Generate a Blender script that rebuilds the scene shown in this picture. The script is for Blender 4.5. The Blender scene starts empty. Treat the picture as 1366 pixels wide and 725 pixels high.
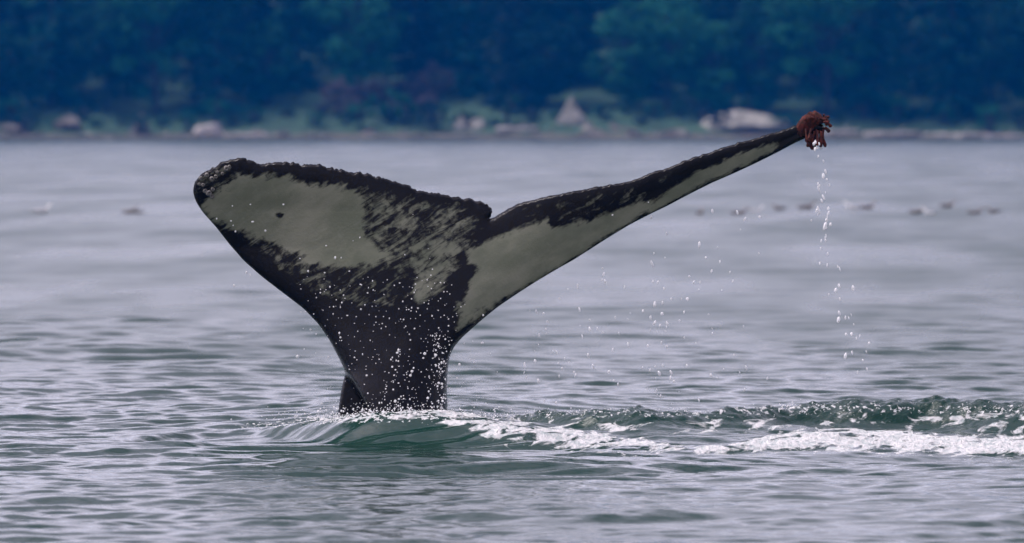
import bpy, math, random
import numpy as np
from mathutils import Vector, Matrix
from mathutils.geometry import delaunay_2d_cdt

sc = bpy.context.scene
R = math.radians
rng = np.random.default_rng(7)
random.seed(7)

# ------------------------------------------------------------------ camera, sky, sun, exposure
FPX, CAM_H, HORIZON = 8400.0, 2.0, 158.0          # focal length in photo pixels, eye height (m), horizon row
cam_d = bpy.data.cameras.new('camera')
cam = bpy.data.objects.new('camera', cam_d)
sc.collection.objects.link(cam)
cam.location = (0, 0, CAM_H)
cam.rotation_euler = (R(90) - math.atan((362.5 - HORIZON) / FPX), 0, 0)
cam_d.sensor_width = 36.0
cam_d.lens = 36.0 * FPX / 1366.0
cam_d.clip_start = 0.5
cam_d.clip_end = 20000
cam_d.dof.use_dof = True
cam_d.dof.focus_distance = 38.6
cam_d.dof.aperture_fstop = 3.6
sc.camera = cam

SUN_EL, SUN_AZ = 60.0, 82.0                        # degrees; azimuth from +Y towards -X
w = bpy.data.worlds.new('World'); sc.world = w; w.use_nodes = True
nt = w.node_tree; nt.nodes.clear()
o_ = nt.nodes.new('ShaderNodeOutputWorld'); bg = nt.nodes.new('ShaderNodeBackground')
sky = nt.nodes.new('ShaderNodeTexSky'); sky.sky_type = 'NISHITA'; sky.sun_disc = False
sky.sun_elevation = R(SUN_EL); sky.sun_rotation = R(-SUN_AZ)
sky.air_density = 1.0; sky.dust_density = 2.5; sky.ozone_density = 1.0
hs = nt.nodes.new('ShaderNodeHueSaturation'); hs.inputs['Saturation'].default_value = 0.30
tint = nt.nodes.new('ShaderNodeMix'); tint.data_type = 'RGBA'; tint.blend_type = 'MULTIPLY'; tint.inputs[0].default_value = 1.0
tint.inputs[7].default_value = (1.11, .96, 1.05, 1)      # cool white balance of the overcast
nt.links.new(sky.outputs[0], hs.inputs['Color']); nt.links.new(hs.outputs[0], tint.inputs[6]); 
# broken overcast: lighter and darker cloud all over the sky
tc = nt.nodes.new('ShaderNodeTexCoord'); mp = nt.nodes.new('ShaderNodeMapping'); mp.inputs['Scale'].default_value = (2.2, 2.2, 6.5)
cn = nt.nodes.new('ShaderNodeTexNoise'); cn.inputs['Scale'].default_value = 1.6; cn.inputs['Detail'].default_value = 5; cn.inputs['Roughness'].default_value = .55
cr = nt.nodes.new('ShaderNodeMapRange'); cr.interpolation_type = 'SMOOTHSTEP'
for k_, v_ in (('From Min', .36), ('From Max', .64), ('To Min', .45), ('To Max', 1.85)): cr.inputs[k_].default_value = v_
cl = nt.nodes.new('ShaderNodeVectorMath'); cl.operation = 'SCALE'
nt.links.new(tc.outputs['Generated'], mp.inputs[0]); nt.links.new(mp.outputs[0], cn.inputs['Vector']); nt.links.new(cn.outputs['Fac'], cr.inputs['Value'])
nt.links.new(tint.outputs[2], cl.inputs[0]); nt.links.new(cr.outputs[0], cl.inputs['Scale']); nt.links.new(cl.outputs[0], bg.inputs[0])
bg.inputs[1].default_value = 0.15
nt.links.new(bg.outputs[0], o_.inputs[0])

sun_d = bpy.data.lights.new('sun', 'SUN'); sun_d.energy = 1.5; sun_d.angle = R(22); sun_d.color = (1, .97, .93)
sun = bpy.data.objects.new('sun', sun_d); sc.collection.objects.link(sun)
sd = Vector((-math.sin(R(SUN_AZ)) * math.cos(R(SUN_EL)), math.cos(R(SUN_AZ)) * math.cos(R(SUN_EL)), math.sin(R(SUN_EL))))
sun.rotation_euler = (-sd).to_track_quat('-Z', 'Y').to_euler()
sun.location = (0, 300, 300)

sc.view_settings.view_transform = 'Standard'; sc.view_settings.look = 'None'
sc.view_settings.exposure = 0.58; sc.view_settings.gamma = 1.0
sc.cycles.use_denoising = True
sc.cycles.max_bounces = 6; sc.cycles.volume_bounces = 0
sc.cycles.transparent_max_bounces = 8

# ------------------------------------------------------------------ helpers
def px2w(px, py, Y):
    return ((px - 683.0) * Y / FPX, Y, CAM_H - (py - HORIZON) * Y / FPX)

def mesh(name, verts, faces, smooth=True):
    me = bpy.data.meshes.new(name)
    verts = np.asarray(verts, dtype=np.float32)
    if isinstance(faces, np.ndarray):
        n, k = faces.shape
        me.vertices.add(len(verts)); me.vertices.foreach_set('co', verts.ravel())
        me.loops.add(n * k); me.loops.foreach_set('vertex_index', faces.astype(np.int32).ravel())
        me.polygons.add(n)
        me.polygons.foreach_set('loop_start', np.arange(0, n * k, k, dtype=np.int32))
        me.update(calc_edges=True)
    else:
        me.from_pydata([tuple(v) for v in verts], [], faces)
        me.update()
    me.polygons.foreach_set('use_smooth', np.full(len(me.polygons), smooth))
    return me

def attr(me, name, vals):
    a = me.attributes.new(name, 'FLOAT', 'POINT'); a.data.foreach_set('value', np.asarray(vals, dtype=np.float32))

def put(name, me, mat=None, parent=None, loc=(0, 0, 0), rot=(0, 0, 0), scale=(1, 1, 1)):
    o = bpy.data.objects.new(name, me); sc.collection.objects.link(o)
    o.location = loc; o.rotation_euler = rot; o.scale = scale
    if mat is not None and me is not None and len(me.materials) == 0: me.materials.append(mat)
    if parent: o.parent = parent
    return o

def tag(o, label=None, cat=None, group=None, kind=None):
    if label: o['label'] = label
    if cat: o['category'] = cat
    if group: o['group'] = group
    if kind: o['kind'] = kind
    return o

def smooth(a, b, x):
    t = np.clip((x - a) / (b - a), 0, 1); return t * t * (3 - 2 * t)

class NT:
    def __init__(s, name):
        s.m = bpy.data.materials.new(name); s.m.use_nodes = True
        s.t = s.m.node_tree; s.t.nodes.clear()
        s.out = s.t.nodes.new('ShaderNodeOutputMaterial')
    def n(s, typ, **kw):
        nd = s.t.nodes.new(typ)
        for k, v in kw.items():
            if k.startswith('i_'):
                key = k[2:].replace('_', ' ')
                nd.inputs[key].default_value = v
            else: setattr(nd, k, v)
        return nd
    def l(s, a, b): s.t.links.new(a, b)
    def math(s, op, a, b=None, clamp=False):
        nd = s.t.nodes.new('ShaderNodeMath'); nd.operation = op; nd.use_clamp = clamp
        for i, v in enumerate((a, b)):
            if v is None: continue
            if isinstance(v, (int, float)): nd.inputs[i].default_value = v
            else: s.l(v, nd.inputs[i])
        return nd.outputs[0]
    def mix(s, f, a, b):
        nd = s.t.nodes.new('ShaderNodeMix'); nd.data_type = 'RGBA'
        for i, v in ((0, f), (6, a), (7, b)):
            if isinstance(v, (int, float)): nd.inputs[i].default_value = v
            elif isinstance(v, tuple): nd.inputs[i].default_value = v if len(v) == 4 else (*v, 1)
            else: s.l(v, nd.inputs[i])
        return nd.outputs[2]
    def noise(s, vec, scale, detail=3, rough=.5, dist=0):
        nd = s.t.nodes.new('ShaderNodeTexNoise')
        nd.inputs['Scale'].default_value = scale; nd.inputs['Detail'].default_value = detail
        nd.inputs['Roughness'].default_value = rough; nd.inputs['Distortion'].default_value = dist
        if vec is not None: s.l(vec, nd.inputs['Vector'])
        return nd.outputs['Fac']
    def ramp(s, v, lo, hi, a=0.0, b=1.0):
        nd = s.t.nodes.new('ShaderNodeMapRange'); nd.interpolation_type = 'SMOOTHSTEP'
        s.l(v, nd.inputs['Value'])
        nd.inputs['From Min'].default_value = lo; nd.inputs['From Max'].default_value = hi
        nd.inputs['To Min'].default_value = a; nd.inputs['To Max'].default_value = b
        return nd.outputs[0]
    def attr(s, name):
        nd = s.t.nodes.new('ShaderNodeAttribute'); nd.attribute_name = name; return nd.outputs['Fac']
    def objco(s): return s.t.nodes.new('ShaderNodeTexCoord').outputs['Object']
    def mapping(s, vec, rot=(0, 0, 0), scale=(1, 1, 1)):
        for r_, s_ in ((rot, (1, 1, 1)), ((0, 0, 0), scale)):     # turn first, then stretch
            nd = s.t.nodes.new('ShaderNodeMapping'); s.l(vec, nd.inputs[0])
            nd.inputs['Rotation'].default_value = r_; nd.inputs['Scale'].default_value = s_; vec = nd.outputs[0]
        return vec
    def bump(s, h, strength, dist):
        nd = s.t.nodes.new('ShaderNodeBump'); nd.inputs['Strength'].default_value = strength
        nd.inputs['Distance'].default_value = dist; s.l(h, nd.inputs['Height']); return nd.outputs[0]

def setv(s, bs, key, v):
    if isinstance(v, (int, float)): bs.inputs[key].default_value = v
    elif isinstance(v, tuple): bs.inputs[key].default_value = v if len(v) == 4 or len(v) != 3 else (*v, 1)
    else: s.l(v, bs.inputs[key])

def principled(s, **kw):
    bs = s.t.nodes.new('ShaderNodeBsdfPrincipled')
    for k, v in kw.items(): setv(s, bs, k.replace('_', ' '), v)
    return bs

# ------------------------------------------------------------------ materials
def mat_water():
    s = NT('sea_water')
    co = s.objco()
    foam = s.attr('foam'); speck = s.attr('speck'); chop = s.attr('chop'); rough = s.attr('rough')
    # cat's paws: long patches of rougher and smoother water
    paw = s.noise(s.mapping(co, (0, 0, .06), (.35, .06, 1)), 1.0, 4, .55)
    rough = s.math('MULTIPLY', rough, s.ramp(paw, .3, .7, .72, 1.2))
    r1 = s.noise(s.mapping(co, (0, 0, .15), (8, 13, 10)), 1.0, 3, .55)
    r2 = s.math('MULTIPLY', s.noise(s.mapping(co, (0, R(25), 0), (30, 24, 55)), 1.0, 4, .6), s.math('MULTIPLY', chop, 4.0))
    nb = s.bump(s.math('ADD', r1, r2), .24, .02)
    wat = principled(s, Base_Color=(.001, .026, .018), Roughness=rough, IOR=1.333)
    s.l(nb, wat.inputs['Normal'])
    # lacy foam: torn by noise drawn out along the drift, thick where the foam attribute is high
    lace = s.noise(s.mapping(co, (0, 0, .25), (6, 2.0, 14)), 1.0, 6, .58, 1.0)
    fac = s.ramp(s.math('ADD', foam, s.math('MULTIPLY', s.math('SUBTRACT', lace, .5), 3.2)), .40, .70)
    fac = s.math('MULTIPLY', fac, s.ramp(foam, .02, .15))
    fine = s.noise(s.mapping(co, (0, 0, 0), (34, 22, 40)), 1.0, 4, .6, .3)
    fac2 = s.ramp(s.math('ADD', speck, s.math('MULTIPLY', s.math('SUBTRACT', fine, .5), 3.0)), .56, .68)
    fac = s.math('MAXIMUM', fac, s.math('MULTIPLY', fac2, s.ramp(speck, .02, .15)))
    fb = s.noise(s.mapping(co, (0, 0, 0), (30, 12, 40)), 1.0, 5, .65)
    fcol = s.mix(s.ramp(fb, .3, .6), (.50, .58, .58), (.90, .90, .90))  # foam colour darker in the bump's hollows: shading painted in
    fo = principled(s, Base_Color=fcol, Roughness=.6, IOR=1.2)
    s.l(s.bump(fb, .9, .06), fo.inputs['Normal'])
    tr = s.n('ShaderNodeBsdfTranslucent'); tr.inputs[0].default_value = (.8, .84, .85, 1)
    fm = s.n('ShaderNodeMixShader'); fm.inputs[0].default_value = .2
    s.l(fo.outputs[0], fm.inputs[1]); s.l(tr.outputs[0], fm.inputs[2])
    mx = s.n('ShaderNodeMixShader'); s.l(fac, mx.inputs[0]); s.l(wat.outputs[0], mx.inputs[1]); s.l(fm.outputs[0], mx.inputs[2])
    s.l(mx.outputs[0], s.out.inputs[0])
    return s.m

def mat_whale():
    s = NT('whale_skin')
    co = s.objco()
    W = s.attr('white')
    d = s.mapping(co, (0, R(32), 0), (6, 1, 26))
    n1 = s.noise(d, 1.0, 7, .62, .7)
    n2 = s.noise(co, 22, 5, .6, .5)
    nn = s.math('ADD', s.math('MULTIPLY', s.math('SUBTRACT', n1, .5), 1.9), s.math('MULTIPLY', s.math('SUBTRACT', n2, .5), .9))
    f = s.ramp(s.math('ADD', W, nn), .24, .76)
    tone = s.noise(s.mapping(co, (0, R(32), 0), (1.6, 1, 3.2)), 1.6, 6, .62)
    white = s.mix(s.ramp(tone, .3, .7), (.115, .13, .09), (.20, .207, .155))
    scr = s.noise(s.mapping(co, (0, R(32), 0), (2, 1, 60)), 1.5, 2, .5)
    white = s.mix(s.ramp(scr, .60, .70, 0, .4), white, (.15, .16, .13))
    black = s.mix(s.noise(co, 9, 3, .5), (.002, .002, .003), (.007, .007, .009))
    col = s.mix(f, black, white)
    bs = principled(s, Base_Color=col, IOR=1.22)
    rr = s.noise(co, 12, 4, .6)
    s.l(s.ramp(rr, .3, .7, .10, .30), bs.inputs['Roughness'])
    s.l(s.bump(s.noise(co, 60, 4, .6), .25, .01), bs.inputs['Normal'])
    s.l(bs.outputs[0], s.out.inputs[0])
    return s.m

def mat_simple(name, a, b, scale=3.0, rough=.7, bump=0.0, bscale=20, bdist=.02, trans=0.0):
    s = NT(name); co = s.objco()
    col = s.mix(s.ramp(s.noise(co, scale, 5, .6), .32, .68), a, b)
    bs = principled(s, Base_Color=col, Roughness=rough)
    if bump: s.l(s.bump(s.noise(co, bscale, 5, .6), bump, bdist), bs.inputs['Normal'])
    if trans:
        tr = s.n('ShaderNodeBsdfTranslucent'); s.l(col, tr.inputs[0])
        mx = s.n('ShaderNodeMixShader'); mx.inputs[0].default_value = trans
        s.l(bs.outputs[0], mx.inputs[1]); s.l(tr.outputs[0], mx.inputs[2]); s.l(mx.outputs[0], s.out.inputs[0])
    else: s.l(bs.outputs[0], s.out.inputs[0])
    return s.m

M_water = mat_water(); M_whale = mat_whale()
M_drop = mat_simple('water_drop', (.9, .91, .92), (.95, .95, .95), 3, .15, trans=.45)  # white colour stands in for light refracted by clear water
M_barn = mat_simple('gooseneck_barnacle', (.010, .0015, .001), (.10, .010, .003), 45, .9, .6, 90, .02)
M_acorn = mat_simple('acorn_barnacle', (.05, .05, .045), (.22, .21, .19), 90, .6, .4, 120, .01)

# ------------------------------------------------------------------ the sea
FR = np.array([  # px along, front-foot row, height of the swell thrown up round the tail (m), face half width
    (-400, 600, .000, .10), (60, 598, .012, .04), (105, 594, .022, .03), (200, 585, .038, .03), (310, 579, .055, .04), (360, 584, .07, .06), (430, 594, .15, .11),
    (500, 599, .185, .125), (580, 600, .185, .125), (640, 601, .145, .12), (700, 604, .085, .12), (760, 604, .04, .14), (820, 600, .0, .14), (2200, 600, 0, .1)], float)
RG = np.array([  # the choppy wave to the right: px, foot row, height
    (-400, 580, .0), (560, 580, .0), (640, 580, .07), (700, 582, .135), (800, 586, .14), (900, 588, .13), (1000, 584, .15), (1100, 580, .17), (1230, 580, .17), (1366, 584, .155), (1600, 588, .13), (2200, 590, .0)], float)
FOAM = [  # px, row, half thickness (rows), strength
    [(400, 562, 5, .2), (470, 556, 7, .36), (540, 551, 8, .5), (590, 551, 10, .66), (620, 560, 14, .66), (660, 571, 16, .66), (720, 580, 16, .7), (780, 587, 14, .9), (830, 593, 11, .85), (880, 599, 8, .66), (930, 601, 6, .5)],
    [(900, 603, 4, .5), (970, 599, 6, .75), (1020, 592, 10, .95), (1080, 587, 13, 1.0), (1150, 587, 15, .95), (1220, 590, 15, .9), (1300, 595, 14, .9), (1380, 600, 12, .9), (1500, 604, 10, .8)],
    [(730, 566, 4, .4), (800, 572, 4, .42), (880, 575, 3, .36)],
    [(640, 556, 7, .28), (760, 562, 8, .30), (900, 568, 9, .30), (1020, 566, 9, .32), (1140, 564, 10, .34), (1260, 566, 10, .36), (1400, 568, 10, .38)],
    [(1130, 563, 4, .4), (1210, 566, 5, .45), (1290, 557, 7, .5), (1380, 556, 9, .55), (1500, 556, 9, .5)],
]
CREST = [[(680, 549, 5, .33), (760, 551, 5, .33), (860, 552, 6, .38), (960, 550, 7, .40), (1060, 546, 8, .46), (1150, 545, 8, .46), (1250, 545, 7, .40), (1400, 547, 7, .45)],
         [(300, 572, 4, .28), (380, 565, 6, .42), (450, 558, 7, .55), (500, 555, 8, .62), (560, 553, 9, .62), (620, 553, 9, .58)]]

def fine_curve(T, sig=26):
    g = np.arange(-400, 2201, 4.0); k = np.exp(-.5 * (np.arange(-24, 25) * 4 / sig) ** 2); k /= k.sum()
    return np.stack([g] + [np.convolve(np.pad(np.interp(g, T[:, 0], T[:, c]), 24, 'edge'), k, 'valid') for c in range(1, T.shape[1])], 1)
FR = fine_curve(FR); RG = fine_curve(RG)

def comps(n, l0, l1, spread, seed, slope):
    r = np.random.default_rng(seed)
    lam = np.exp(r.uniform(math.log(l0), math.log(l1), n))
    th = R(97) + r.normal(0, spread, n)
    k = 2 * math.pi / lam
    a = r.uniform(.6, 1.4, n) / k
    a *= slope / math.sqrt(np.sum((a * k) ** 2) / 2)
    return k * np.cos(th), k * np.sin(th), a, r.uniform(0, 6.283, n), lam, k

_a, _b = comps(150, .13, .75, .42, 11, .14), comps(24, .9, 6.0, .45, 13, .045)
AMB = tuple(np.concatenate(q) for q in zip(_a, _b))
RIP = comps(34, .16, .50, .10, 17, .16)
CHOP = comps(110, .042, .12, 1.1, 12, .5)

def waves(x, y, dy, C, fade=4.0):
    z = np.zeros_like(x); lost = np.zeros_like(x)
    for kx, ky, a, ph, lam, k in zip(*C):
        f = smooth(lam / (fade * 1.6), lam / fade, dy)      # spacing too coarse for this wavelength
        f = 1 - f
        z += f * a * np.sin(kx * x + ky * y + ph)
        lost += (1 - f * f) * (a * k) ** 2 / 2
    return z, lost

def field_lines(px, py, lines):
    out = np.zeros_like(px)
    for L in lines:
        L = np.array(L, float)
        m = (px > L[0, 0] - 30) & (px < L[-1, 0] + 30)
        if not m.any(): continue
        c = np.interp(px[m], L[:, 0], L[:, 1]); h = np.interp(px[m], L[:, 0], L[:, 2]); g = np.interp(px[m], L[:, 0], L[:, 3])
        e = smooth(L[0, 0] - 30, L[0, 0] + 20, px[m]) * (1 - smooth(L[-1, 0] - 20, L[-1, 0] + 30, px[m]))
        v = g * e * np.exp(-np.abs((py[m] - c) / h) ** 2.6 * .8)
        out[m] = np.maximum(out[m], v)
    return out

def swell(x, y):
    """height thrown up by the tail, and a measure of chop"""
    p = x / y * FPX + 683
    foot = 16800 / (np.interp(p, FR[:, 0], FR[:, 1]) - HORIZON)
    H = np.interp(p, FR[:, 0], FR[:, 2]); wd = np.interp(p, FR[:, 0], FR[:, 3])
    wob = .05 * np.sin(2.1 * x + .5) + .03 * np.sin(5.3 * x + 1.2)
    q = (y - foot + wob) / wd
    back = np.exp(-np.clip(y - foot - wd * 4, 0, None) / (1.3 + 10 * H))
    z1 = H / (1 + np.exp(-np.clip(q - 2, -40, 40))) * back
    foot2 = 16800 / (np.interp(p, RG[:, 0], RG[:, 1]) - HORIZON)
    H2 = np.interp(p, RG[:, 0], RG[:, 2])
    H2 = .98 * H2 * (1 + .06 * np.sin(4.1 * x + 1) + .07 * np.sin(9.7 * x) + .05 * np.sin(23 * x + 2))
    q2 = (y - foot2 + .07 * np.sin(3.3 * x) + .03 * np.sin(8.1 * x + 2)) / .075
    back2 = np.exp(-np.clip(y - foot2 - .4, 0, None) / .9)
    z2 = H2 / (1 + np.exp(-np.clip(q2 - 2, -40, 40))) * back2
    ch = np.clip(z2 / .15, 0, 1) * .9
    # plateau round the tail is churned too
    pl = np.clip(z1 / .15, 0, 1) * smooth(2.4, 5, q) * smooth(380, 470, p) * (1 - smooth(700, 760, p))
    calm = 1 - .6 * smooth(240, 330, p) * (1 - smooth(720, 800, p)) * smooth(36.0, 37.6, y) * (1 - smooth(-1, 6, q))
    return np.maximum(z1, z2) + .25 * np.minimum(z1, z2), np.clip(ch + .95 * pl, 0, 1), calm

def build_water():
    ys = [-60, -30, 0, 10, 18, 23, 25]; y = 25.0
    while y < 27.5: y += .25; ys.append(y)
    while y < 37.0: y += .022; ys.append(y)
    while y < 41.6: y += .0125; ys.append(y)
    while y < 3000: y += min(.018 * (y / 41.6) ** 3.4, 25 if y < 700 else 300); ys.append(y)
    ys = np.array(ys)
    dys = np.gradient(ys)
    xs = list(np.arange(-4.0, 4.0001, .0125)); x = xs[-1]; d = .0125; ext = []
    while x < 3500: d *= 1.22; x += d; ext.append(x)
    xs = np.array([-e for e in ext[::-1]] + xs + ext)
    dxs = np.gradient(xs)
    # columns fan out with distance so that the mesh keeps its resolution
    fan = np.clip(ys, 27, 600) / 40.0
    X = xs[None, :] * fan[:, None]; Y = np.repeat(ys[:, None], len(xs), 1)
    sp = np.maximum(dys[:, None] * 1.0, dxs[None, :] * fan[:, None])
    X = X.ravel(); Y = Y.ravel(); sp = sp.ravel()
    za, lost = waves(X, Y, sp, AMB)
    near = (Y > 27) & (Y < 47) & (np.abs(X) < 7)
    zs = np.zeros_like(X); ch = np.zeros_like(X); calm = np.ones_like(X)
    zs[near], ch[near], calm[near] = swell(X[near], Y[near])
    edge = smooth(27, 30, Y[near]) * (1 - smooth(43, 47, Y[near])); zs[near] *= edge; ch[near] *= edge
    # gusts: patches of rougher and smoother water
    gust = 1 + .16 * np.sin(.11 * X + .23 * Y + 1) * np.sin(.19 * X - .07 * Y) + .12 * np.sin(.9 * X + .31 * Y) * np.sin(.37 * Y + 2)
    Z = za * gust * calm + zs
    # long ripples running out in front of the tail
    pxn = X[near] / Y[near] * FPX + 683
    rm = smooth(230, 330, pxn) * (1 - smooth(720, 860, pxn)) * smooth(33.5, 35.5, Y[near]) * (1 - smooth(38.6, 39.0, Y[near]))
    Z[near] += rm * waves(X[near], Y[near], np.zeros(near.sum()), RIP)[0]
    m = ch > .02
    zc, _ = waves(X[m], Y[m], np.zeros(m.sum()), CHOP)
    Z[m] += zc * ch[m] * .8
    foam = np.zeros_like(X)
    PX = X[near] / Y[near] * FPX + 683; PY = HORIZON + (CAM_H - Z[near]) / Y[near] * FPX
    ok = Y[near] < 41.2
    fo = np.where(ok, field_lines(PX, PY, FOAM), 0)
    foam[near] = fo; speck = np.zeros_like(X); speck[near] = np.where(ok, field_lines(PX, PY, CREST), 0)
    Z[near] += .02 * np.clip(fo - .4, 0, 1) + np.clip(fo - .3, 0, 1) * waves(X[near], Y[near], np.zeros(near.sum()), (CHOP[0][:30], CHOP[1][:30], CHOP[2][:30], CHOP[3][:30], CHOP[4][:30], CHOP[5][:30]))[0] * 1.5
    rough = np.sqrt(np.sqrt(.0004 + .55 * lost))
    rough = np.clip(rough, .04, .45) * (1 - .25 * ch)
    nx, ny = len(xs), len(ys)
    i = np.arange(ny - 1)[:, None] * nx + np.arange(nx - 1)[None, :]
    F = np.stack([i, i + 1, i + nx + 1, i + nx], -1).reshape(-1, 4)
    me = mesh('water', np.stack([X, Y, Z], 1), F)
    attr(me, 'foam', foam); attr(me, 'speck', speck); attr(me, 'chop', ch); attr(me, 'rough', rough)
    print('water verts', len(X))
    return tag(put('water', me, M_water), kind='structure')
build_water()

# ------------------------------------------------------------------ the whale's tail
OUT_L = [(446, 640), (449, 600), (451, 548), (455, 520), (461, 497), (452, 478), (440, 455), (425, 433), (405, 412), (380, 393), (350, 370), (325, 348), (305, 325), (288, 303), (270, 283), (261, 269), (257, 255), (260, 243)]
OUT_T = [(268, 233), (280, 226), (295, 218), (310, 214), (325, 212), (336, 216), (345, 219), (360, 219), (375, 218), (395, 219), (400, 223), (406, 222), (420, 221), (440, 225), (460, 229), (480, 233), (500, 237), (515, 239), (520, 244), (540, 249), (560, 255), (580, 259), (600, 263), (615, 265), (630, 268), (645, 274), (655, 279), (657, 286), (653, 292)]
OUT_U = [(660, 290), (670, 283), (685, 276), (700, 270), (730, 263), (760, 257), (790, 251), (820, 247), (850, 239), (880, 228), (910, 217), (940, 206), (970, 196), (1000, 187), (1030, 179), (1055, 170), (1075, 165), (1088, 164)]
OUT_R = [(1098, 167), (1102, 172), (1098, 177), (1088, 180), (1078, 183), (1060, 191), (1040, 202), (1010, 217), (980, 231), (950, 244), (920, 259), (890, 275), (865, 287), (840, 300), (815, 315), (790, 331), (765, 347), (740, 361), (715, 376), (690, 392), (665, 409), (645, 425), (628, 440), (615, 452), (605, 464), (600, 475), (597, 495), (596, 520), (597, 548), (599, 600), (602, 640)]

def resample(pts, step):
    P = np.array(pts, float); s = np.r_[0, np.cumsum(np.hypot(*np.diff(P, axis=0).T))]
    # smooth the curve with a Catmull-like pass
    n = max(2, int(s[-1] / step)); t = np.linspace(0, s[-1], n)
    Q = np.stack([np.interp(t, s, P[:, 0]), np.interp(t, s, P[:, 1])], 1)
    for _ in range(4): Q[1:-1] = .25 * Q[:-2] + .5 * Q[1:-1] + .25 * Q[2:]
    return Q

def knobs(Q, amp, seed):
    r = np.random.default_rng(seed)
    t = np.arange(len(Q)) * 2.0
    d = np.gradient(Q, axis=0); nrm = np.stack([d[:, 1], -d[:, 0]], 1); nrm /= np.linalg.norm(nrm, axis=1)[:, None]
    h = np.zeros(len(Q))
    p = 0.0
    while p < t[-1]:                       # uneven knobs along the trailing edge
        wdt = r.uniform(3, 8); h = np.maximum(h, r.uniform(.2, 1) ** 1.5 * np.exp(-((t - p) / wdt) ** 2 * 1.4)); p += wdt * r.uniform(1.0, 2.2)
    h += .25 * np.sin(t / 9 + r.uniform(0, 6)) + r.normal(0, .12, len(t))
    e = np.minimum(1, np.minimum(t, t[-1] - t) / 12)
    return Q + nrm * (h * amp * e)[:, None]

def poly_sd(P, poly):
    """signed distance, positive inside"""
    poly = np.asarray(poly, float); A = poly; B = np.roll(poly, -1, 0)
    d2 = np.full(len(P), 1e12); ins = np.zeros(len(P), bool)
    for a, b in zip(A, B):
        ab = b - a; t = np.clip(((P - a) @ ab) / max(ab @ ab, 1e-9), 0, 1)
        q = P - a - t[:, None] * ab; d2 = np.minimum(d2, (q ** 2).sum(1))
        c = ((a[1] > P[:, 1]) != (b[1] > P[:, 1]))
        if abs(b[1] - a[1]) > 1e-9:
            xi = a[0] + (P[:, 1] - a[1]) * (b[0] - a[0]) / (b[1] - a[1]); ins ^= c & (P[:, 0] < xi)
    d = np.sqrt(d2); return np.where(ins, d, -d)

WHITE = [  # pigment: polygon in photo pixels, softness, ceiling
    ([(266, 280), (280, 262), (300, 248), (318, 234), (345, 235), (385, 237), (410, 246), (440, 248), (470, 254), (486, 266), (492, 284), (486, 305), (500, 325), (515, 340), (500, 352), (470, 358), (440, 358), (415, 350), (395, 338), (370, 326), (345, 318), (318, 308), (296, 300), (278, 292)], 9, 1.25),
    ([(480, 262), (530, 275), (580, 283), (618, 290), (622, 312), (600, 335), (560, 345), (520, 345), (495, 325), (486, 295)], 22, .43),
    ([(545, 330), (590, 318), (612, 330), (604, 352), (585, 385), (562, 402), (548, 392), (560, 368), (548, 350)], 12, .60),
    ([(345, 318), (400, 335), (450, 352), (520, 350), (550, 380), (540, 400), (480, 395), (420, 380), (375, 350)], 16, .30),
    ([(620, 335), (650, 322), (690, 306), (712, 296), (730, 294), (735, 304), (770, 300), (800, 288), (830, 277), (860, 270), (900, 258), (880, 272), (850, 290), (815, 312), (790, 328), (755, 350), (720, 371), (690, 388), (660, 404), (640, 412), (615, 422), (618, 400), (628, 375), (638, 358), (626, 350)], 6, 1.3),
    ([(612, 405), (640, 400), (660, 404), (630, 428), (612, 440)], 9, .62),
    ([(850, 288), (880, 262), (905, 245), (935, 228), (960, 218), (985, 205), (1015, 196), (1038, 190), (1032, 200), (1005, 214), (975, 229), (945, 243), (915, 258), (885, 274)], 5, 1.2),
    ([(700, 285), (760, 272), (830, 258), (880, 246), (900, 236), (900, 250), (830, 280), (760, 300), (715, 300)], 12, .18),
    ([(255, 250), (275, 236), (300, 226), (310, 235), (290, 255), (265, 275)], 10, .34),
]
DARK = [([(367, 285), (372, 284), (378, 286), (377, 289), (371, 290), (367, 288)], 4)]

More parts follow.
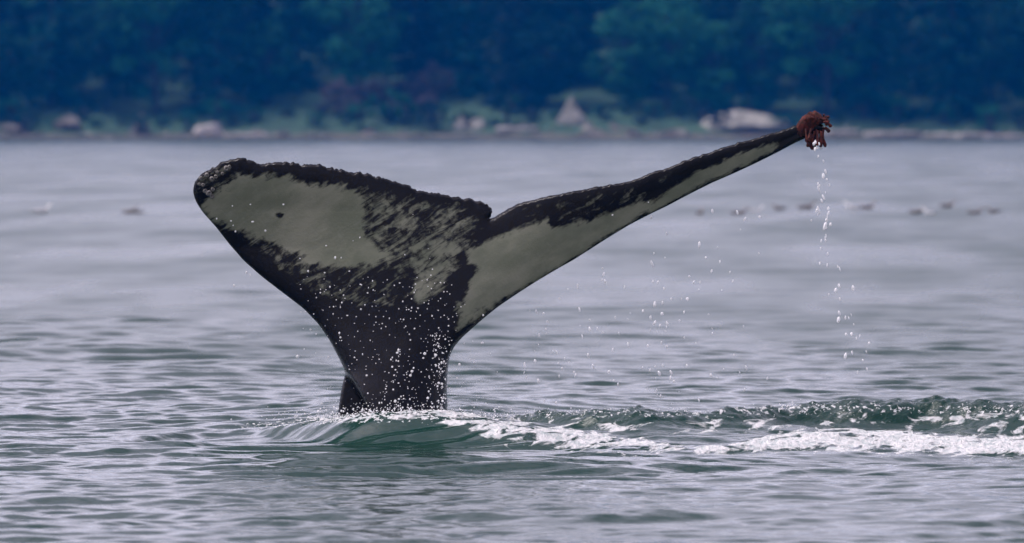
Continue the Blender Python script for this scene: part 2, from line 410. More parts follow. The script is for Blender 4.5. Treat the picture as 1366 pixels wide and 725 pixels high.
def build_whale():
    T = knobs(resample(OUT_T, 2.0), 4.2, 3); U = knobs(resample(OUT_U, 2.0), 1.6, 5)
    L = resample(OUT_L, 2.5); Rr = resample(OUT_R, 2.5)
    B = resample([(446, 640), (602, 640)], 4)[::-1][1:-1]
    bnd = np.concatenate([L, T, U, Rr, B])
    # the interior: jittered hexagonal points
    g = 2.7; gx = np.arange(250, 1110, g); gy = np.arange(155, 645, g * .866)
    GX, GY = np.meshgrid(gx, gy); GX[1::2] += g / 2
    P = np.stack([GX.ravel(), GY.ravel()], 1) + np.random.default_rng(2).uniform(-.35, .35, (GX.size, 2))
    P = P[(P[:, 1] < 330 - (P[:, 0] - 640) * 0 ) | (P[:, 0] < 820)]
    sdv = poly_sd(P, bnd[::2]); P = P[sdv > 1.9]
    allp = np.concatenate([bnd, P]); nb = len(bnd)
    v2, e2, f2, ov, oe, of = delaunay_2d_cdt([Vector(p) for p in allp], [(i, (i + 1) % nb) for i in range(nb)], [], 1, 1e-4)
    V = np.array([(v.x, v.y) for v in v2]); F = np.array([f for f in f2 if len(f) == 3])
    onb = np.zeros(len(V), bool)
    for i, src in enumerate(ov):
        if any(k < nb for k in src): onb[i] = True
    px, py = V[:, 0], V[:, 1]
    d = np.clip(poly_sd(V, bnd), 0, None); d[onb] = 0
    # ---- depth of the middle surface (m, away from the viewer positive)
    a = np.array([(px_, y_) for px_, y_ in OUT_U]); b_ = np.array(OUT_R[:24])[::-1]
    top = np.interp(px, [p[0] for p in OUT_U], [p[1] for p in OUT_U]); bot = np.interp(px, [p[0] for p in b_], [p[1] for p in b_])
    tc = np.clip((bot - py) / np.maximum(bot - top, 6), 0, 1)       # 0 leading edge, 1 trailing edge
    right = smooth(610, 760, px)
    chord = np.interp(px, [620, 700, 800, 900, 1000, 1100], [.15, .42, .55, .50, .36, .15])
    yr = -.12 * chord * (tc - .35) - .10 * np.clip((px - 650) / 450, 0, 1)
    left = smooth(600, 300, px)
    yl = .28 * np.clip((560 - px) / 300, 0, 1) ** 1.3 - .10 * np.clip((330 - py) / 120, 0, 1) * left + .05 * np.sin((px - 250) / 90) * left
    mid = yr * right + yl * (1 - right)
    lean = .16 * np.clip((560 - py) / 280, -.5, 1.0) * (1 - .6 * right)
    mid = mid + lean
    # ---- half thickness
    ped = smooth(400, 560, py) * np.exp(-((px - 528) / 120) ** 4)
    Rm = (9 + 10 * smooth(250, 460, py) * np.exp(-((px - 560) / 150) ** 2)) * (1 - ped) + 62 * ped
    Rm = Rm * np.interp(px, [255, 330, 600, 900, 1100], [.55, .9, 1, .8, .8])
    Wd = 46 * (1 - ped) + 76 * ped
    u = np.clip(d / Wd, 0, 1); th = np.sqrt(np.clip(1 - (1 - u) ** 2, 0, 1)) * Rm / 210.0
    # gentle ripples and scars on the trailing margin
    rr = .006 * np.sin(px / 7 + py / 13) * smooth(30, 6, d) + .004 * np.sin(px / 3.1 - py / 4.7)
    # body edge in front of the far flank: the front surface drops back left of this line
    lx = np.interp(py, [495, 510, 528, 548, 600, 640], [458, 470, 480, 491, 505, 512])
    step = smooth(5, -3, px - lx) * smooth(492, 502, py)
    yf = 40.0 + mid - th + rr * 0 + step * (.30 + th)
    yb = 40.0 + mid + th + .16 * ped + step * .25
    yb = np.maximum(yb, yf + .004); yb[onb] = yf[onb] = (yf[onb] + yb[onb]) / 2
    def wpos(yy): return np.stack([(px - 683) * yy / FPX, yy, CAM_H - (py - HORIZON) * yy / FPX], 1)
    vf = wpos(yf); idx_b = np.full(len(V), -1); inner = ~onb
    idx_b[inner] = len(V) + np.arange(inner.sum()); idx_b[onb] = np.nonzero(onb)[0]
    VB = wpos(yb)[inner]
    # orientation: front faces look towards the viewer (-Y)
    A, Bq, C = vf[F[:, 0]], vf[F[:, 1]], vf[F[:, 2]]
    ny = np.cross(Bq - A, C - A)[:, 1]
    F = np.where((ny > 0)[:, None], F[:, ::-1], F)
    FB = idx_b[F][:, ::-1]
    # thin triangles whose three corners are all on the rim would be doubled: keep the front one only
    FB = FB[~onb[F].all(1)]
    Wm = np.zeros(len(V)) - .2
    for poly, soft, top_ in WHITE:
        s_ = poly_sd(V, poly); Wm = np.maximum(Wm, np.clip(.5 + s_ / (2 * soft), -.2, top_))
    for poly, soft in DARK:
        s_ = poly_sd(V, poly); Wm = np.minimum(Wm, np.clip(.5 - s_ / soft * .8, -.1, 2))
    Wb = np.zeros(inner.sum()) - .2
    me = mesh('humpback_whale', np.concatenate([vf, VB]), np.concatenate([F, FB]))
    attr(me, 'white', np.concatenate([Wm, Wb]))
    o = put('humpback_whale', me, M_whale)
    tag(o, 'black humpback whale tail with grey white patches raised high above the splash', 'whale')
    return o, V, yf
whale, WV, WYF = build_whale()

def whale_front(px, py):
    i = np.argmin((WV[:, 0] - px) ** 2 + (WV[:, 1] - py) ** 2); return WYF[i]

def tube(path, rad, n=7, cap=True):
    """tapered tube with rounded closed ends along a path"""
    path = [Vector(p) for p in path]; vs, fs = [], []
    up = Vector((.3, .2, 1)).normalized()
    for i, p in enumerate(path):
        t = (path[min(i + 1, len(path) - 1)] - path[max(i - 1, 0)]).normalized()
        a = t.cross(up).normalized() if abs(t.dot(up)) < .98 else t.cross(Vector((1, 0, 0))).normalized()
        b = t.cross(a)
        for j in range(n):
            th = 2 * math.pi * j / n; vs.append(p + (a * math.cos(th) + b * math.sin(th)) * rad[i])
    for i in range(len(path) - 1):
        for j in range(n): fs.append((i * n + j, i * n + (j + 1) % n, (i + 1) * n + (j + 1) % n, (i + 1) * n + j))
    if cap:
        fs.append(tuple(range(n))[::-1]); k = (len(path) - 1) * n; fs.append(tuple(range(k, k + n)))
    return [tuple(v) for v in vs], fs

def build_barnacles():
    r = np.random.default_rng(21)
    cy = whale_front(1090, 172)
    # matted growth over the tip, then single fleshy stalks
    c0 = Vector(px2w(1084, 171, cy))
    # a lumpy mat wrapped round the tip
    vs, fs = [], []
    nu, nv = 26, 18
    for i in range(nu + 1):
        for j in range(nv):
            u = i / nu; th = 2 * math.pi * j / nv
            pxc = 1062 + 43 * u; pyc = 174 - 11 * math.sin(u * math.pi * .75) - 4 * u
            rad = (3 + 11 * math.sin(min(1, u * 1.15 + .05) * math.pi) ** .7) / 210
            rad *= 1 + .28 * math.sin(5 * th + 9 * u) * math.sin(13 * u + 2 * th) + r.uniform(-.10, .10)
            x, y, z = px2w(pxc, pyc, cy + .02)
            vs.append((x, y + rad * math.cos(th) * .8, z + rad * math.sin(th)))
    for i in range(nu):
        for j in range(nv): fs.append((i * nv + j, i * nv + (j + 1) % nv, (i + 1) * nv + (j + 1) % nv, (i + 1) * nv + j))
    fs.append(tuple(range(nv))[::-1]); fs.append(tuple(range(nu * nv, nu * nv + nv)))
    clump = put('barnacle_clump', mesh('barnacle_clump', vs, fs), M_barn, whale)
    clump['label'] = 'rust brown fleshy growth wrapped round the raised fluke tip'
    for k in range(46):
        if k < 24: bx, by, dx, dz, ln = r.uniform(1074, 1100), r.uniform(171, 182), r.uniform(-.5, .35), -1, r.uniform(9, 22)
        elif k < 38: bx, by, dx, dz, ln = r.uniform(1064, 1100), r.uniform(156, 163), r.uniform(-.3, 1.1), r.uniform(-.1, .7), r.uniform(4, 9)
        else: bx, by, dx, dz, ln = r.uniform(1096, 1102), r.uniform(158, 175), 1, r.uniform(-1, .5), r.uniform(4, 9)
        y0 = cy - r.uniform(-.04, .05)
        p0 = Vector(px2w(bx, by, y0)); dr = Vector((dx, r.uniform(-.5, .3), dz)).normalized() * (ln / 210)
        sag = Vector((0, 0, -.008))
        p = [p0, p0 + dr * .4, p0 + dr * .75 + sag, p0 + dr * .92 + sag, p0 + dr + sag * 1.2]
        q = r.uniform(.8, 1.3) * .0085
        v, f = tube(p, [q * .8, q * .7, q * 1.2, q * 1.1, q * .5], 6)
        put('stalk', mesh('stalk', v, f), M_barn, clump)
    # acorn barnacles on the other tip
    for k, (bx, by, rs) in enumerate([(283, 239, 4), (288, 236, 3), (302, 225, 4), (306, 223, 3), (279, 258, 4.5), (274, 255, 3.5), (283, 262, 3.5), (284, 253, 3), (271, 247, 3), (276, 234, 3.5), (268, 238, 3), (266, 246, 2.5), (290, 230, 2.6), (297, 232, 2.4)]):
        y0 = whale_front(bx, by); x, y, z = px2w(bx, by, y0); rr = rs / 210
        vs, fs = [], []; n = 9
        for lv, (a, h) in enumerate([(1.0, .01), (.85, -.35), (.5, -.75), (.36, -.7), (.3, -.3)]):
            for j in range(n):
                t = 2 * math.pi * j / n; q = a * (1 + .1 * math.sin(3 * t + k))
                vs.append((x + rr * q * math.cos(t), y + rr * h, z + rr * q * math.sin(t)))
        for lv in range(4):
            for j in range(n): fs.append((lv * n + j, lv * n + (j + 1) % n, lv * n + n + (j + 1) % n, lv * n + n + j))
        fs.append(tuple(range(4 * n, 5 * n)))
        put('acorn_barnacle', mesh('acorn_barnacle', vs, fs), M_acorn, whale)
build_barnacles()

# ------------------------------------------------------------------ water drops and spray
def ico(sub=1):
    import bmesh
    bm = bmesh.new(); bmesh.ops.create_icosphere(bm, subdivisions=sub, radius=1.0)
    v = np.array([x.co[:] for x in bm.verts]); f = np.array([[a.index for a in q.verts] for q in bm.faces]); bm.free(); return v, f
IV, IF = ico(2); IV1, IF1 = ico(1)

def drop_mesh():
    v = IV.copy(); v[:, 2] *= 1.25; v[:, 0] *= 1 + .12 * np.sin(3 * v[:, 2]); return mesh('water_drop', v, IF)
DROP = drop_mesh(); DROP.materials.append(M_drop)

def drops(pts, label, group, Y):
    for px, py, rad in pts:
        o = put('water_drop', DROP, None, loc=px2w(px, py, Y + random.uniform(-.25, .2)), rot=(random.uniform(-.4, .4), random.uniform(-.4, .4), random.uniform(0, 6)),
                scale=[rad / 210 * random.uniform(.5, .95)] * 2 + [rad / 210 * random.uniform(.7, 1.7)])
        tag(o, label, 'drop', group)

r = np.random.default_rng(5)
pts = []
for k in range(70):                                         # the string falling from the barnacles, thinning and drifting right
    t = r.uniform(0, 1) ** 1.25; py = 190 + 310 * t
    px = 1089 + 6 * math.sin(t * 9) + t * t * 70 + r.normal(0, 3 + 10 * t); pts.append((px, py, r.uniform(1.0, 2.3) if r.random() > .2 else r.uniform(2.2, 3.0)))
drops(pts, 'falling water drop in the string below the rust brown fluke tip', 'drops falling from the fluke tip', 40.0)
pts = []
for k in range(130):                                        # the loose curtain off the leading edge of the right fluke
    c, s_ = [(885, 40), (885, 16), (960, 26), (805, 40), (740, 35)][r.integers(0, 5)]
    px = r.normal(c, s_); top = np.interp(px, [660, 815, 950], [425, 330, 255]); py = top + (540 - top) * r.uniform(.05, 1) ** .8
    pts.append((px, py, r.uniform(.7, 1.9) if r.random() > .12 else r.uniform(1.9, 2.6)))
drops(pts, 'falling water drop in the loose curtain under the right fluke', 'drops falling from the right fluke', 40.1)
pts = [(312, 381, 2), (329, 364, 1.6), (334, 367, 1.2)]
drops(pts, 'single water drop flying beside the left fluke edge', 'drops beside the left fluke', 39.9)

def spray(name, pts, label):
    vs, fs = [], []; n = 0
    r = np.random.default_rng(len(pts))
    for x, y, z, q in pts:
        v = IV1 * q * r.uniform(.7, 1.35, 3); vs.append(v + (x, y, z)); fs.append(IF1 + n); n += len(IV1)
    return tag(put(name, mesh(name, np.concatenate(vs), np.concatenate(fs)), M_drop), label, 'spray', kind='stuff')

P = []
for k in range(430):                                        # drops streaming over the stock of the tail
    px = r.normal(535, 52); py = 548 - abs(r.normal(0, 75))
    if r.random() < .3: px = r.normal(588, 8); py = r.uniform(440, 545)
    Y = whale_front(px, py) - r.uniform(.02, .18)
    x, y, z = px2w(px, py, Y); P.append((x, y, z, r.choice([.5, .8, 1.2, 1.9], p=[.42, .35, .18, .05]) / 210))
for (px, py) in [(308, 295), (289, 292), (311, 301), (314, 309), (337, 296), (354, 308), (334, 273), (378, 273), (310, 275), (435, 328), (447, 344), (455, 344), (433, 364), (466, 362), (480, 317), (540, 340), (400, 345), (411, 362), (440, 383), (865, 270), (817, 287), (869, 290)]:
    x, y, z = px2w(px, py, whale_front(px, py) - .03); P.append((x, y, z, r.uniform(1, 1.9) / 210))
for k in range(120):                                        # and a few low on the fluke
    px = r.uniform(400, 610); py = r.uniform(370, 450); Y = whale_front(px, py) - r.uniform(.01, .1)
    x, y, z = px2w(px, py, Y); P.append((x, y, z, r.uniform(.5, 1.2) / 210))
spray('tail_spray', P, 'white water drops streaming down the dark stock of the tail')
P = []
for k in range(900):                                        # low splash round the foot of the tail
    px = r.normal(530, 75); py = 556 - abs(r.normal(0, 7)) + (abs(px - 530) / 30)
    Y = r.uniform(39.0, 39.75); x, y, z = px2w(px, py, Y); P.append((x, y, z, r.choice([.5, .8, 1.3], p=[.5, .35, .15]) / 210))
for k in range(1100):                                       # and along the crest of the wave to the right
    px = r.uniform(650, 1480); cr = np.interp(px, [650, 760, 860, 960, 1060, 1200, 1366, 1480], [551, 547, 549, 547, 541, 540, 543, 545])
    py = cr + 6 - abs(r.normal(0, 4)); Y = r.uniform(40.0, 40.3)
    x, y, z = px2w(px, py, Y); P.append((x, y, z, r.choice([.45, .7, 1.1], p=[.55, .35, .1]) / 210))
spray('wave_spray', P, 'fine white spray flying low along the wave crest by the tail')

# ------------------------------------------------------------------ the far shore
SH = 600.0
def ground_z(x, y):
    d = y - SH + 1.6 * np.sin(.07 * x + 1) + .9 * np.sin(.23 * x) + .4 * np.sin(.61 * x + 2)
    z = np.where(d < 0, d * .25, np.where(d < 4, d * .13, .52 + (d - 4) * .22))
    z = np.where(d > 60, .52 + 56 * .22 + (d - 60) * .10, z)
    return np.maximum(z, -3) + .12 * np.sin(1.3 * x) * np.sin(.9 * y) * (d > 0)

def build_shore():
    xs = np.r_[np.linspace(-3000, -160, 20), np.arange(-150, 150.1, .6), np.linspace(160, 3000, 20)]
    ys = np.r_[np.arange(SH - 8, SH + 16, .5), np.arange(SH + 16, SH + 90, 3), np.linspace(SH + 95, SH + 900, 14)]
    X, Y = np.meshgrid(xs, ys); Z = ground_z(X, Y)
    nx, ny = len(xs), len(ys); i = np.arange(ny - 1)[:, None] * nx + np.arange(nx - 1)[None, :]
    F = np.stack([i, i + 1, i + nx + 1, i + nx], -1).reshape(-1, 4)
    s = NT('shore_ground'); co = s.objco()
    sep = s.n('ShaderNodeSeparateXYZ'); s.l(co, sep.inputs[0])
    bea = s.mix(s.ramp(s.noise(co, .35, 6, .65), .35, .65), (.03, .027, .022), (.10, .092, .07))
    gra = s.mix(s.ramp(s.noise(co, .5, 6, .65), .35, .65), (.012, .040, .020), (.03, .085, .04))
    h = s.math('ADD', sep.outputs[2], s.math('MULTIPLY', s.noise(co, .25, 4, .6), .8))
    bs = principled(s, Base_Color=s.mix(s.ramp(h, .75, 1.15), bea, gra), Roughness=.9)
    s.l(s.bump(s.noise(co, 3, 5, .6), .7, .3), bs.inputs['Normal'])
    s.l(bs.outputs[0], s.out.inputs[0])
    tag(put('shore', mesh('shore', np.stack([X.ravel(), Y.ravel(), Z.ravel()], 1), F), s.m), kind='structure')
build_shore()

def leaf_mat(name, a, b):
    s = NT(name); co = s.objco()
    rnd = s.n('ShaderNodeObjectInfo').outputs['Random']
    n = s.noise(co, .8, 4, .6)
    f = s.ramp(s.math('ADD', n, s.math('MULTIPLY', s.math('SUBTRACT', rnd, .5), .5)), .25, .75)
    col = s.mix(f, a, b)
    bs = principled(s, Base_Color=col, Roughness=.7, Specular_IOR_Level=.1)
    tr = s.n('ShaderNodeBsdfTranslucent'); s.l(col, tr.inputs[0])
    mx = s.n('ShaderNodeMixShader'); mx.inputs[0].default_value = .35
    s.l(bs.outputs[0], mx.inputs[1]); s.l(tr.outputs[0], mx.inputs[2]); s.l(mx.outputs[0], s.out.inputs[0])
    return s.m
M_con = leaf_mat('conifer_needles', (.001, .016, .022), (.008, .092, .074))  # brighter second colour paints lit clumps into the needles
M_dec = leaf_mat('broad_leaves', (.003, .030, .026), (.022, .140, .074))  # second colour raised so that some leaf clumps look lit
M_mau = leaf_mat('mauve_twigs', (.055, .042, .050), (.15, .115, .125))
M_bark = mat_simple('bark', (.018, .018, .018), (.05, .047, .045), 2, .9, .6, 6, .1)
M_rock = mat_simple('pale_rock', (.13, .125, .105), (.33, .315, .27), .9, .9, .6, 3, .15)
M_brock = mat_simple('brown_rock', (.05, .043, .036), (.16, .14, .115), .9, .9, .6, 3, .15)
M_wood = mat_simple('bleached_wood', (.22, .2, .18), (.40, .37, .34), 2, .8, .5, 8, .05)

def leaves(C, N, size, r, aspect=.55):
    """one small folded leaf spray per centre"""
    n = len(C)
    N = N + r.normal(0, .55, (n, 3)); N /= np.linalg.norm(N, axis=1)[:, None]
    t = np.cross(N, r.normal(0, 1, (n, 3))); t /= np.linalg.norm(t, axis=1)[:, None]; b = np.cross(N, t)
    s = size * r.uniform(.6, 1.4, n)[:, None]
    p = [C - t * s, C + b * s * aspect + N * s * .15, C + t * s, C - b * s * aspect + N * s * .15]
    V = np.stack(p, 1).reshape(-1, 3); F = np.arange(4 * n).reshape(n, 4); return V, F

def conifer(seed, H=20.0):
    r = np.random.default_rng(seed); C, N = [], []; vs, fs = [], []
    v, f = tube([(0, 0, -1.5), (.05, 0, H * .3), (0, .08, H * .7), (0, 0, H)], [.34, .27, .14, .03], 8); vs += v; fs += f
    z = .8
    while z < H - .5:
        L = 4.1 * (1 - z / H) ** .8 * r.uniform(.75, 1.15) + .3
        for k in range(int(r.integers(5, 8))):
            a = r.uniform(0, 6.283); l = L * r.uniform(.6, 1.1); droop = r.uniform(.1, .4)
            e = Vector((math.cos(a) * l, math.sin(a) * l, -droop * l))
            base = len(vs); v, f = tube([(0, 0, z), tuple(Vector((0, 0, z)) + e * .55 + Vector((0, 0, .1 * l))), tuple(Vector((0, 0, z)) + e)], [.05, .035, .012], 4)
            vs += v; fs += [tuple(i + base for i in q) for q in f]
            m = int(9 * l) + 4; t = r.uniform(.15, 1.0, m) ** .8
            side = np.array([-math.sin(a), math.cos(a), 0])
            c = np.array([0, 0, z]) + t[:, None] * np.array(e) + side * (r.normal(0, .22, m) * (1.25 - t) * l * .75)[:, None] + r.normal(0, .10, (m, 3)); c[:, 2] -= r.uniform(0, .25, m)
            C.append(c); N.append(np.tile([math.cos(a) * .4, math.sin(a) * .4, .9], (m, 1)))
        z += r.uniform(.38, .62)
    V, F = leaves(np.concatenate(C), np.concatenate(N), .30, r, .5)
    return mesh('crown', V, F, False), mesh('trunk', vs, fs)

def broadleaf(seed, H=12.0, Wd=4.0, low=1.0, size=.24, n=6500, clumps=60):
    r = np.random.default_rng(seed); vs, fs = [], []
    v, f = tube([(0, 0, -1), (.15, .1, H * .25), (-.1, .1, H * .55), (0, 0, H * .85)], [.26, .21, .13, .04], 8); vs += v; fs += f
    C, N = [], []
    for k in range(clumps):
        u = r.normal(0, 1, 3); u /= np.linalg.norm(u); q = r.uniform(.35, 1) ** .6
        c = np.array([u[0] * Wd * q, u[1] * Wd * q, low + (H - low) * .5 + u[2] * (H - low) * .5 * q])
        s = r.uniform(.55, 1.3) * H / 12
        z0 = max(.6, c[2] * .5); base = len(vs)
        v, f = tube([(0, 0, z0), tuple(np.array([0, 0, z0]) * .5 + c * .5 + [0, 0, -.2]), tuple(c)], [.07, .05, .015], 4)
        vs += v; fs += [tuple(i + base for i in q_) for q_ in f]
        m = int(n / clumps); g = r.normal(0, 1, (m, 3)); g /= np.linalg.norm(g, axis=1)[:, None]
        C.append(c + g * s * (r.uniform(.2, 1, m) ** .4)[:, None] * [1.25, 1.25, .8]); N.append(g * .6 + [0, 0, .6])
    V, F = leaves(np.concatenate(C), np.concatenate(N), size, r, .6)
    return mesh('crown', V, F, False), mesh('trunk', vs, fs)

CON = [conifer(40 + i, h) for i, h in enumerate((22, 17, 25, 14))]
DEC = [broadleaf(60 + i, h, wd, lo) for i, (h, wd, lo) in enumerate(((13, 4.2, .8), (10, 3.6, .4), (16, 4.6, 1.5)))]
SHR = [broadleaf(80 + i, h, wd, .05, .14, 1800, 26) for i, (h, wd) in enumerate(((2.6, 1.7), (1.7, 1.5), (3.6, 1.9)))]
MAU = [broadleaf(90 + i, h, wd, .1, .13, 1700, 40) for i, (h, wd) in enumerate(((4.5, 2.2), (3.2, 1.9)))]
def tree(kind, protos, mat, x, y, sc_, label, cat, group, name):
    cr, tr = protos[random.randrange(len(protos))]
    z = float(ground_z(np.array([x]), np.array([y]))[0])
    e = put(name, None, loc=(x, y, z), rot=(0, 0, random.uniform(0, 6.28)), scale=(sc_ * random.uniform(.9, 1.1), sc_ * random.uniform(.9, 1.1), sc_ * random.uniform(.9, 1.12)))
    tag(e, label, cat, group)
    put('crown', cr, mat, e); put('trunk', tr, M_bark, e)
    return e

random.seed(4)
rows = [(614, 5.4), (623, 5.6), (634, 6.0), (648, 6.5), (664, 7.5), (684, 8.5)]
for ri, (yy, stp) in enumerate(rows):
    x = -66.0
    where = ('at the front edge of the wood above the far beach', 'in the second rank of the far wood', 'deep inside the far wood')[min(ri, 2)]
    while x < 66:
        xx = x + random.uniform(-1.6, 1.6); y = yy + random.uniform(-3.5, 3.5)
        pdec = .45 if ri < 2 else .25
        inm = -18 < xx * 600 / y < -5
        if not (ri == 0 and inm):
            if random.random() < pdec + (.2 if xx > 5 else 0):
                tree('dec', DEC, M_dec, xx, y, random.uniform(.75, 1.15), 'leafy green broadleaf tree ' + where, 'tree', 'broadleaf trees ' + where, 'broadleaf_tree')
            else:
                tree('con', CON, M_con, xx, y, random.uniform(.8, 1.15), 'dark blue green conifer ' + where, 'tree', 'conifers ' + where, 'conifer_tree')
        x += stp
def gx(px, Y): return (px - 683) * Y / FPX
for px, Y, s_ in [(450, 612, .75), (472, 611, .6), (486, 616, .95), (512, 618, .8), (556, 617, .9), (580, 619, .8), (548, 610, .6), (570, 610, .6), (430, 611, .5), (466, 640, 1.3), (492, 642, 1.0)]:
    tree('mau', MAU, M_mau, gx(px, Y), Y, s_, 'mauve brown twiggy shrub among the green trees above the beach', 'shrub', 'mauve shrubs above the beach', 'twiggy_shrub')
tree('g', SHR, M_dec, gx(522, 609), 609, 1.6, 'round green bush between the mauve twiggy shrubs', 'bush', None, 'green_bush')
x = -58.0
while x < 58:
    y = random.uniform(605, 611)
    tree('shr', SHR, M_dec, x, y, random.uniform(.45, .95), 'low green shrub along the top of the beach', 'shrub', 'low shrubs along the beach', 'low_shrub'); x += random.uniform(1.3, 3.2)

def rock_mesh(seed, sx, sy, sz, cone=0.0, flat=0.0):
    r = np.random.default_rng(seed); v, f = ico(4); v = v.copy()
    k = r.normal(0, 1, (14, 3)); ph = r.uniform(0, 6.28, 14)
    d = sum(np.sin(v @ k[i] * (1.2 + i * .45) + ph[i]) / (1.5 + i * .8) for i in range(14))
    v *= (1 + .16 * d)[:, None]
    for i in range(7):                                       # broken planes
        n = r.normal(0, 1, 3); n[2] = abs(n[2]) * .6; n /= np.linalg.norm(n); c = r.uniform(.68, .9); e = np.clip(v @ n - c, 0, None); v -= e[:, None] * n * .85
    if cone: v[:, :2] *= (1 - cone * np.clip((v[:, 2] + .3) / 1.3, 0, 1))[:, None]
    return mesh('boulder', v * (sx, sy, sz), f)
def rock(px, py_base, w_px, h_px, Y, label, mat, seed, cone=0.0, group=None):
    m = Y / FPX; x = gx(px, Y); z = float(ground_z(np.array([x]), np.array([Y]))[0])
    zt = CAM_H - (py_base - h_px - HORIZON) * m                # top of the stone
    hz = max(.35, (zt - z) / 1.35)
    me = rock_mesh(seed, w_px * m / 2, w_px * m / 2 * .8, hz, cone)
    tag(put('boulder', me, mat, loc=(x, Y, z + hz * .25)), label, 'rock', group)
rock(763, 172, 40, 46, 607, 'tall pointed pale boulder on the far beach', M_rock, 1, .72)
rock(995, 176, 124, 30, 607, 'broad low pale boulder behind the barnacled fluke tip', M_rock, 12, .35)
rock(278, 180, 50, 16, 604.5, 'long flat whitish boulder on the far beach', M_wood, 3)
rock(614, 174, 20, 22, 606, 'upright pale stone beside the smaller pale stone on the far beach', M_rock, 4, .3)
rock(638, 174, 26, 16, 606, 'smaller pale stone beside the upright pale stone on the far beach', M_rock, 5)
rock(90, 176, 44, 22, 607, 'wide olive brown boulder at the foot of the dark trees', M_brock, 6)
rock(188, 176, 34, 28, 607, 'pointed brown boulder at the foot of the dark trees', M_brock, 7, .6)
rock(20, 178, 40, 14, 606, 'low brown boulder near the wide olive brown boulder', M_brock, 8)
SM = [rock_mesh(20 + i, 1, .8, .6) for i in range(5)]
for m_ in SM: m_.materials.append(M_brock)
SMP = [rock_mesh(30 + i, 1, .8, .55) for i in range(3)]
for m_ in SMP: m_.materials.append(M_rock)
random.seed(9)
for k in range(95):
    px = random.uniform(-80, 1450); Y = random.uniform(600.4, 604.5); x = gx(px, Y); z = float(ground_z(np.array([x]), np.array([Y]))[0])
    q = random.uniform(.25, .75); pale = random.random() < (.5 if px > 1050 else .18)
    o = put('beach_rock', random.choice(SMP if pale else SM), None, loc=(x, Y, z), rot=(0, 0, random.uniform(0, 6)), scale=(q * random.uniform(1, 1.8), q, q))
    tag(o, 'small pale rock on the far waterline' if pale else 'small brown rock on the far waterline', 'rock', 'small pale rocks on the far beach' if pale else 'small brown rocks on the far beach')
LOGW = ['on the beach beside the longest log', 'that is the longest on the far beach', 'beside the broad low pale boulder', 'beside the long flat whitish boulder', 'beside the tall pointed pale boulder', 'lying apart past the longest log']
for k, (px, Y, ln, rz) in enumerate([(1190, 602.5, 5.5, .1), (1275, 603, 7, -.15), (1120, 602.6, 4, .2), (330, 602.8, 4.5, -.1), (690, 603, 4, .12), (1340, 602.6, 4, .05)]):
    x = gx(px, Y); z = float(ground_z(np.array([x]), np.array([Y]))[0])
    v, f = tube([(-ln / 2, 0, .05), (-ln / 4, .05, .12), (0, -.04, .1), (ln / 4, .06, .16), (ln / 2, 0, .22)], [.26, .25, .22, .2, .13], 9)
    n0 = len(v); v2, f2 = tube([(ln * .1, 0, .2), (ln * .16, -.1, .6), (ln * .2, -.15, .85)], [.1, .07, .03], 6); v += v2; f += [tuple(i + n0 for i in q) for q in f2]
    tag(put('driftwood_log', mesh('driftwood_log', v, f), M_wood, loc=(x, Y, z + .1), rot=(0, 0, rz)), 'bleached driftwood log with a stub branch ' + LOGW[k], 'log', 'driftwood logs on the far beach')

# ------------------------------------------------------------------ seabirds resting on the water
def bird_mesh():
    # tail -> back -> breast -> neck -> head -> bill, one lofted skin
    st = [(-.24, .075, .004, .006), (-.20, .07, .022, .014), (-.13, .06, .055, .04), (-.04, .05, .085, .062), (.05, .05, .088, .068), (.12, .065, .07, .065), (.155, .10, .045, .05),
          (.17, .14, .034, .036), (.185, .175, .036, .036), (.21, .19, .034, .032), (.235, .187, .022, .02), (.25, .183, .009, .010), (.285, .178, .005, .006), (.30, .172, .001, .001)]
    vs, fs = [], []; n = 12
    for i, (x, z, w_, h_) in enumerate(st):
        for j in range(n):
            t = 2 * math.pi * j / n; vs.append((x, w_ * math.cos(t), z + h_ * math.sin(t)))
    for i in range(len(st) - 1):
        for j in range(n): fs.append((i * n + j, i * n + (j + 1) % n, (i + 1) * n + (j + 1) % n, (i + 1) * n + j))
    fs.append(tuple(range(n))[::-1]); k = (len(st) - 1) * n; fs.append(tuple(range(k, k + n)))
    return mesh('seabird', vs, fs)
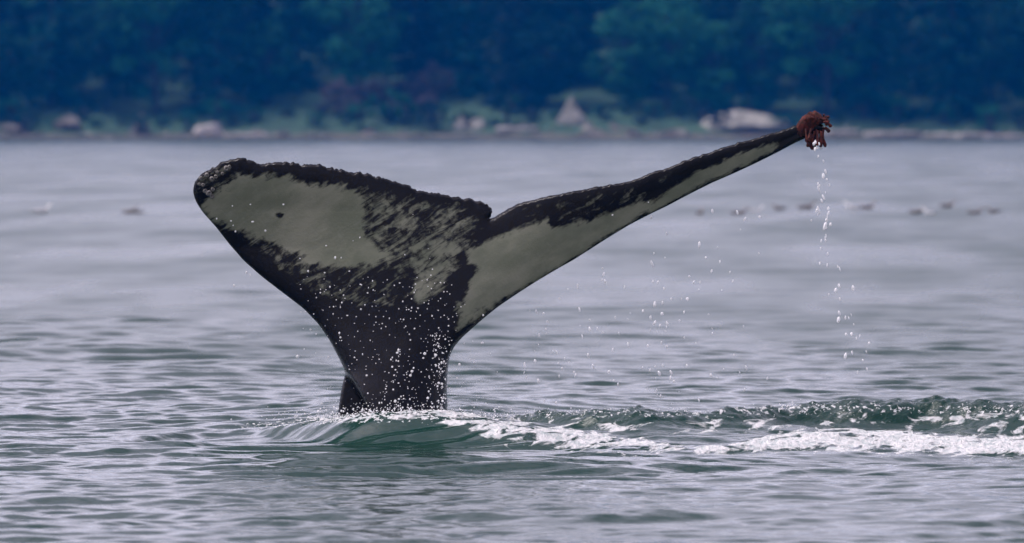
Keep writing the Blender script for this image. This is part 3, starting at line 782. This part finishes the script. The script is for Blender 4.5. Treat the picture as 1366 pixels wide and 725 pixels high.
def bird_mat(name, body, back):
    s = NT(name); co = s.objco(); sep = s.n('ShaderNodeSeparateXYZ'); s.l(co, sep.inputs[0])
    up = s.math('MULTIPLY', s.ramp(sep.outputs[2], .055, .075), s.ramp(sep.outputs[0], .13, .10))
    bs = principled(s, Base_Color=s.mix(up, body, back), Roughness=.7); s.l(bs.outputs[0], s.out.inputs[0]); return s.m
M_gull = bird_mat('gull_plumage', (.82, .82, .8), (.28, .29, .31)); M_dark = bird_mat('brown_plumage', (.20, .18, .17), (.10, .09, .09))
BM1 = bird_mesh(); BM1.materials.append(M_gull); BM2 = bird_mesh(); BM2.materials.append(M_dark)
for px, py, dark, rz, s_ in [(54, 284, 0, 0.2, 1.1), (172, 285, 1, 0, .9), (185, 285, 1, 3, .7), (933, 287, 1, 1.2, .9), (985, 287, 1, .2, 1.0), (1008, 283, 0, .2, .8), (1040, 280, 1, 3, .8), (1075, 279, 1, .2, 1.1), (1139, 279, 0, 3.0, 1.0), (1156, 279, 1, .1, 1.0), (1222, 285, 1, 0, .9), (1241, 286, 0, 2.9, .8), (1263, 277, 1, .4, 1.0), (1300, 286, 1, .1, .9), (1326, 284, 1, 3, .8)]:
    Y = 16800 / (py - HORIZON)
    o = put('seabird', BM2 if dark else BM1, None, loc=(gx(px, Y), Y, -.005), rot=(0, 0, rz), scale=(s_ * .88, s_ * .88, s_ * .8))
    tag(o, 'blurred brown seabird resting on the water behind the tail' if dark else 'blurred white seabird with grey back resting on the water behind the tail', 'bird', 'brown seabirds on the water' if dark else 'white seabirds on the water')

# ------------------------------------------------------------------ blue air between the boat and the far wood
def build_haze():
    x0, x1, y0, y1, z0, z1 = -3600, 3600, -100, 3400, -6, 140
    v = [(x, y, z) for z in (z0, z1) for y in (y0, y1) for x in (x0, x1)]
    f = [(0, 2, 3, 1), (4, 5, 7, 6), (0, 1, 5, 4), (2, 6, 7, 3), (0, 4, 6, 2), (1, 3, 7, 5)]
    s = NT('haze'); pv = s.n('ShaderNodeVolumePrincipled')
    pv.inputs['Color'].default_value = (0, .27, 1.0, 1); pv.inputs['Density'].default_value = .00020; pv.inputs['Anisotropy'].default_value = .2
    s.l(pv.outputs[0], s.out.inputs['Volume'])
    tag(put('haze', mesh('haze', v, f, False), s.m), 'thin blue haze in the air over the water', 'haze', kind='stuff')
build_haze()
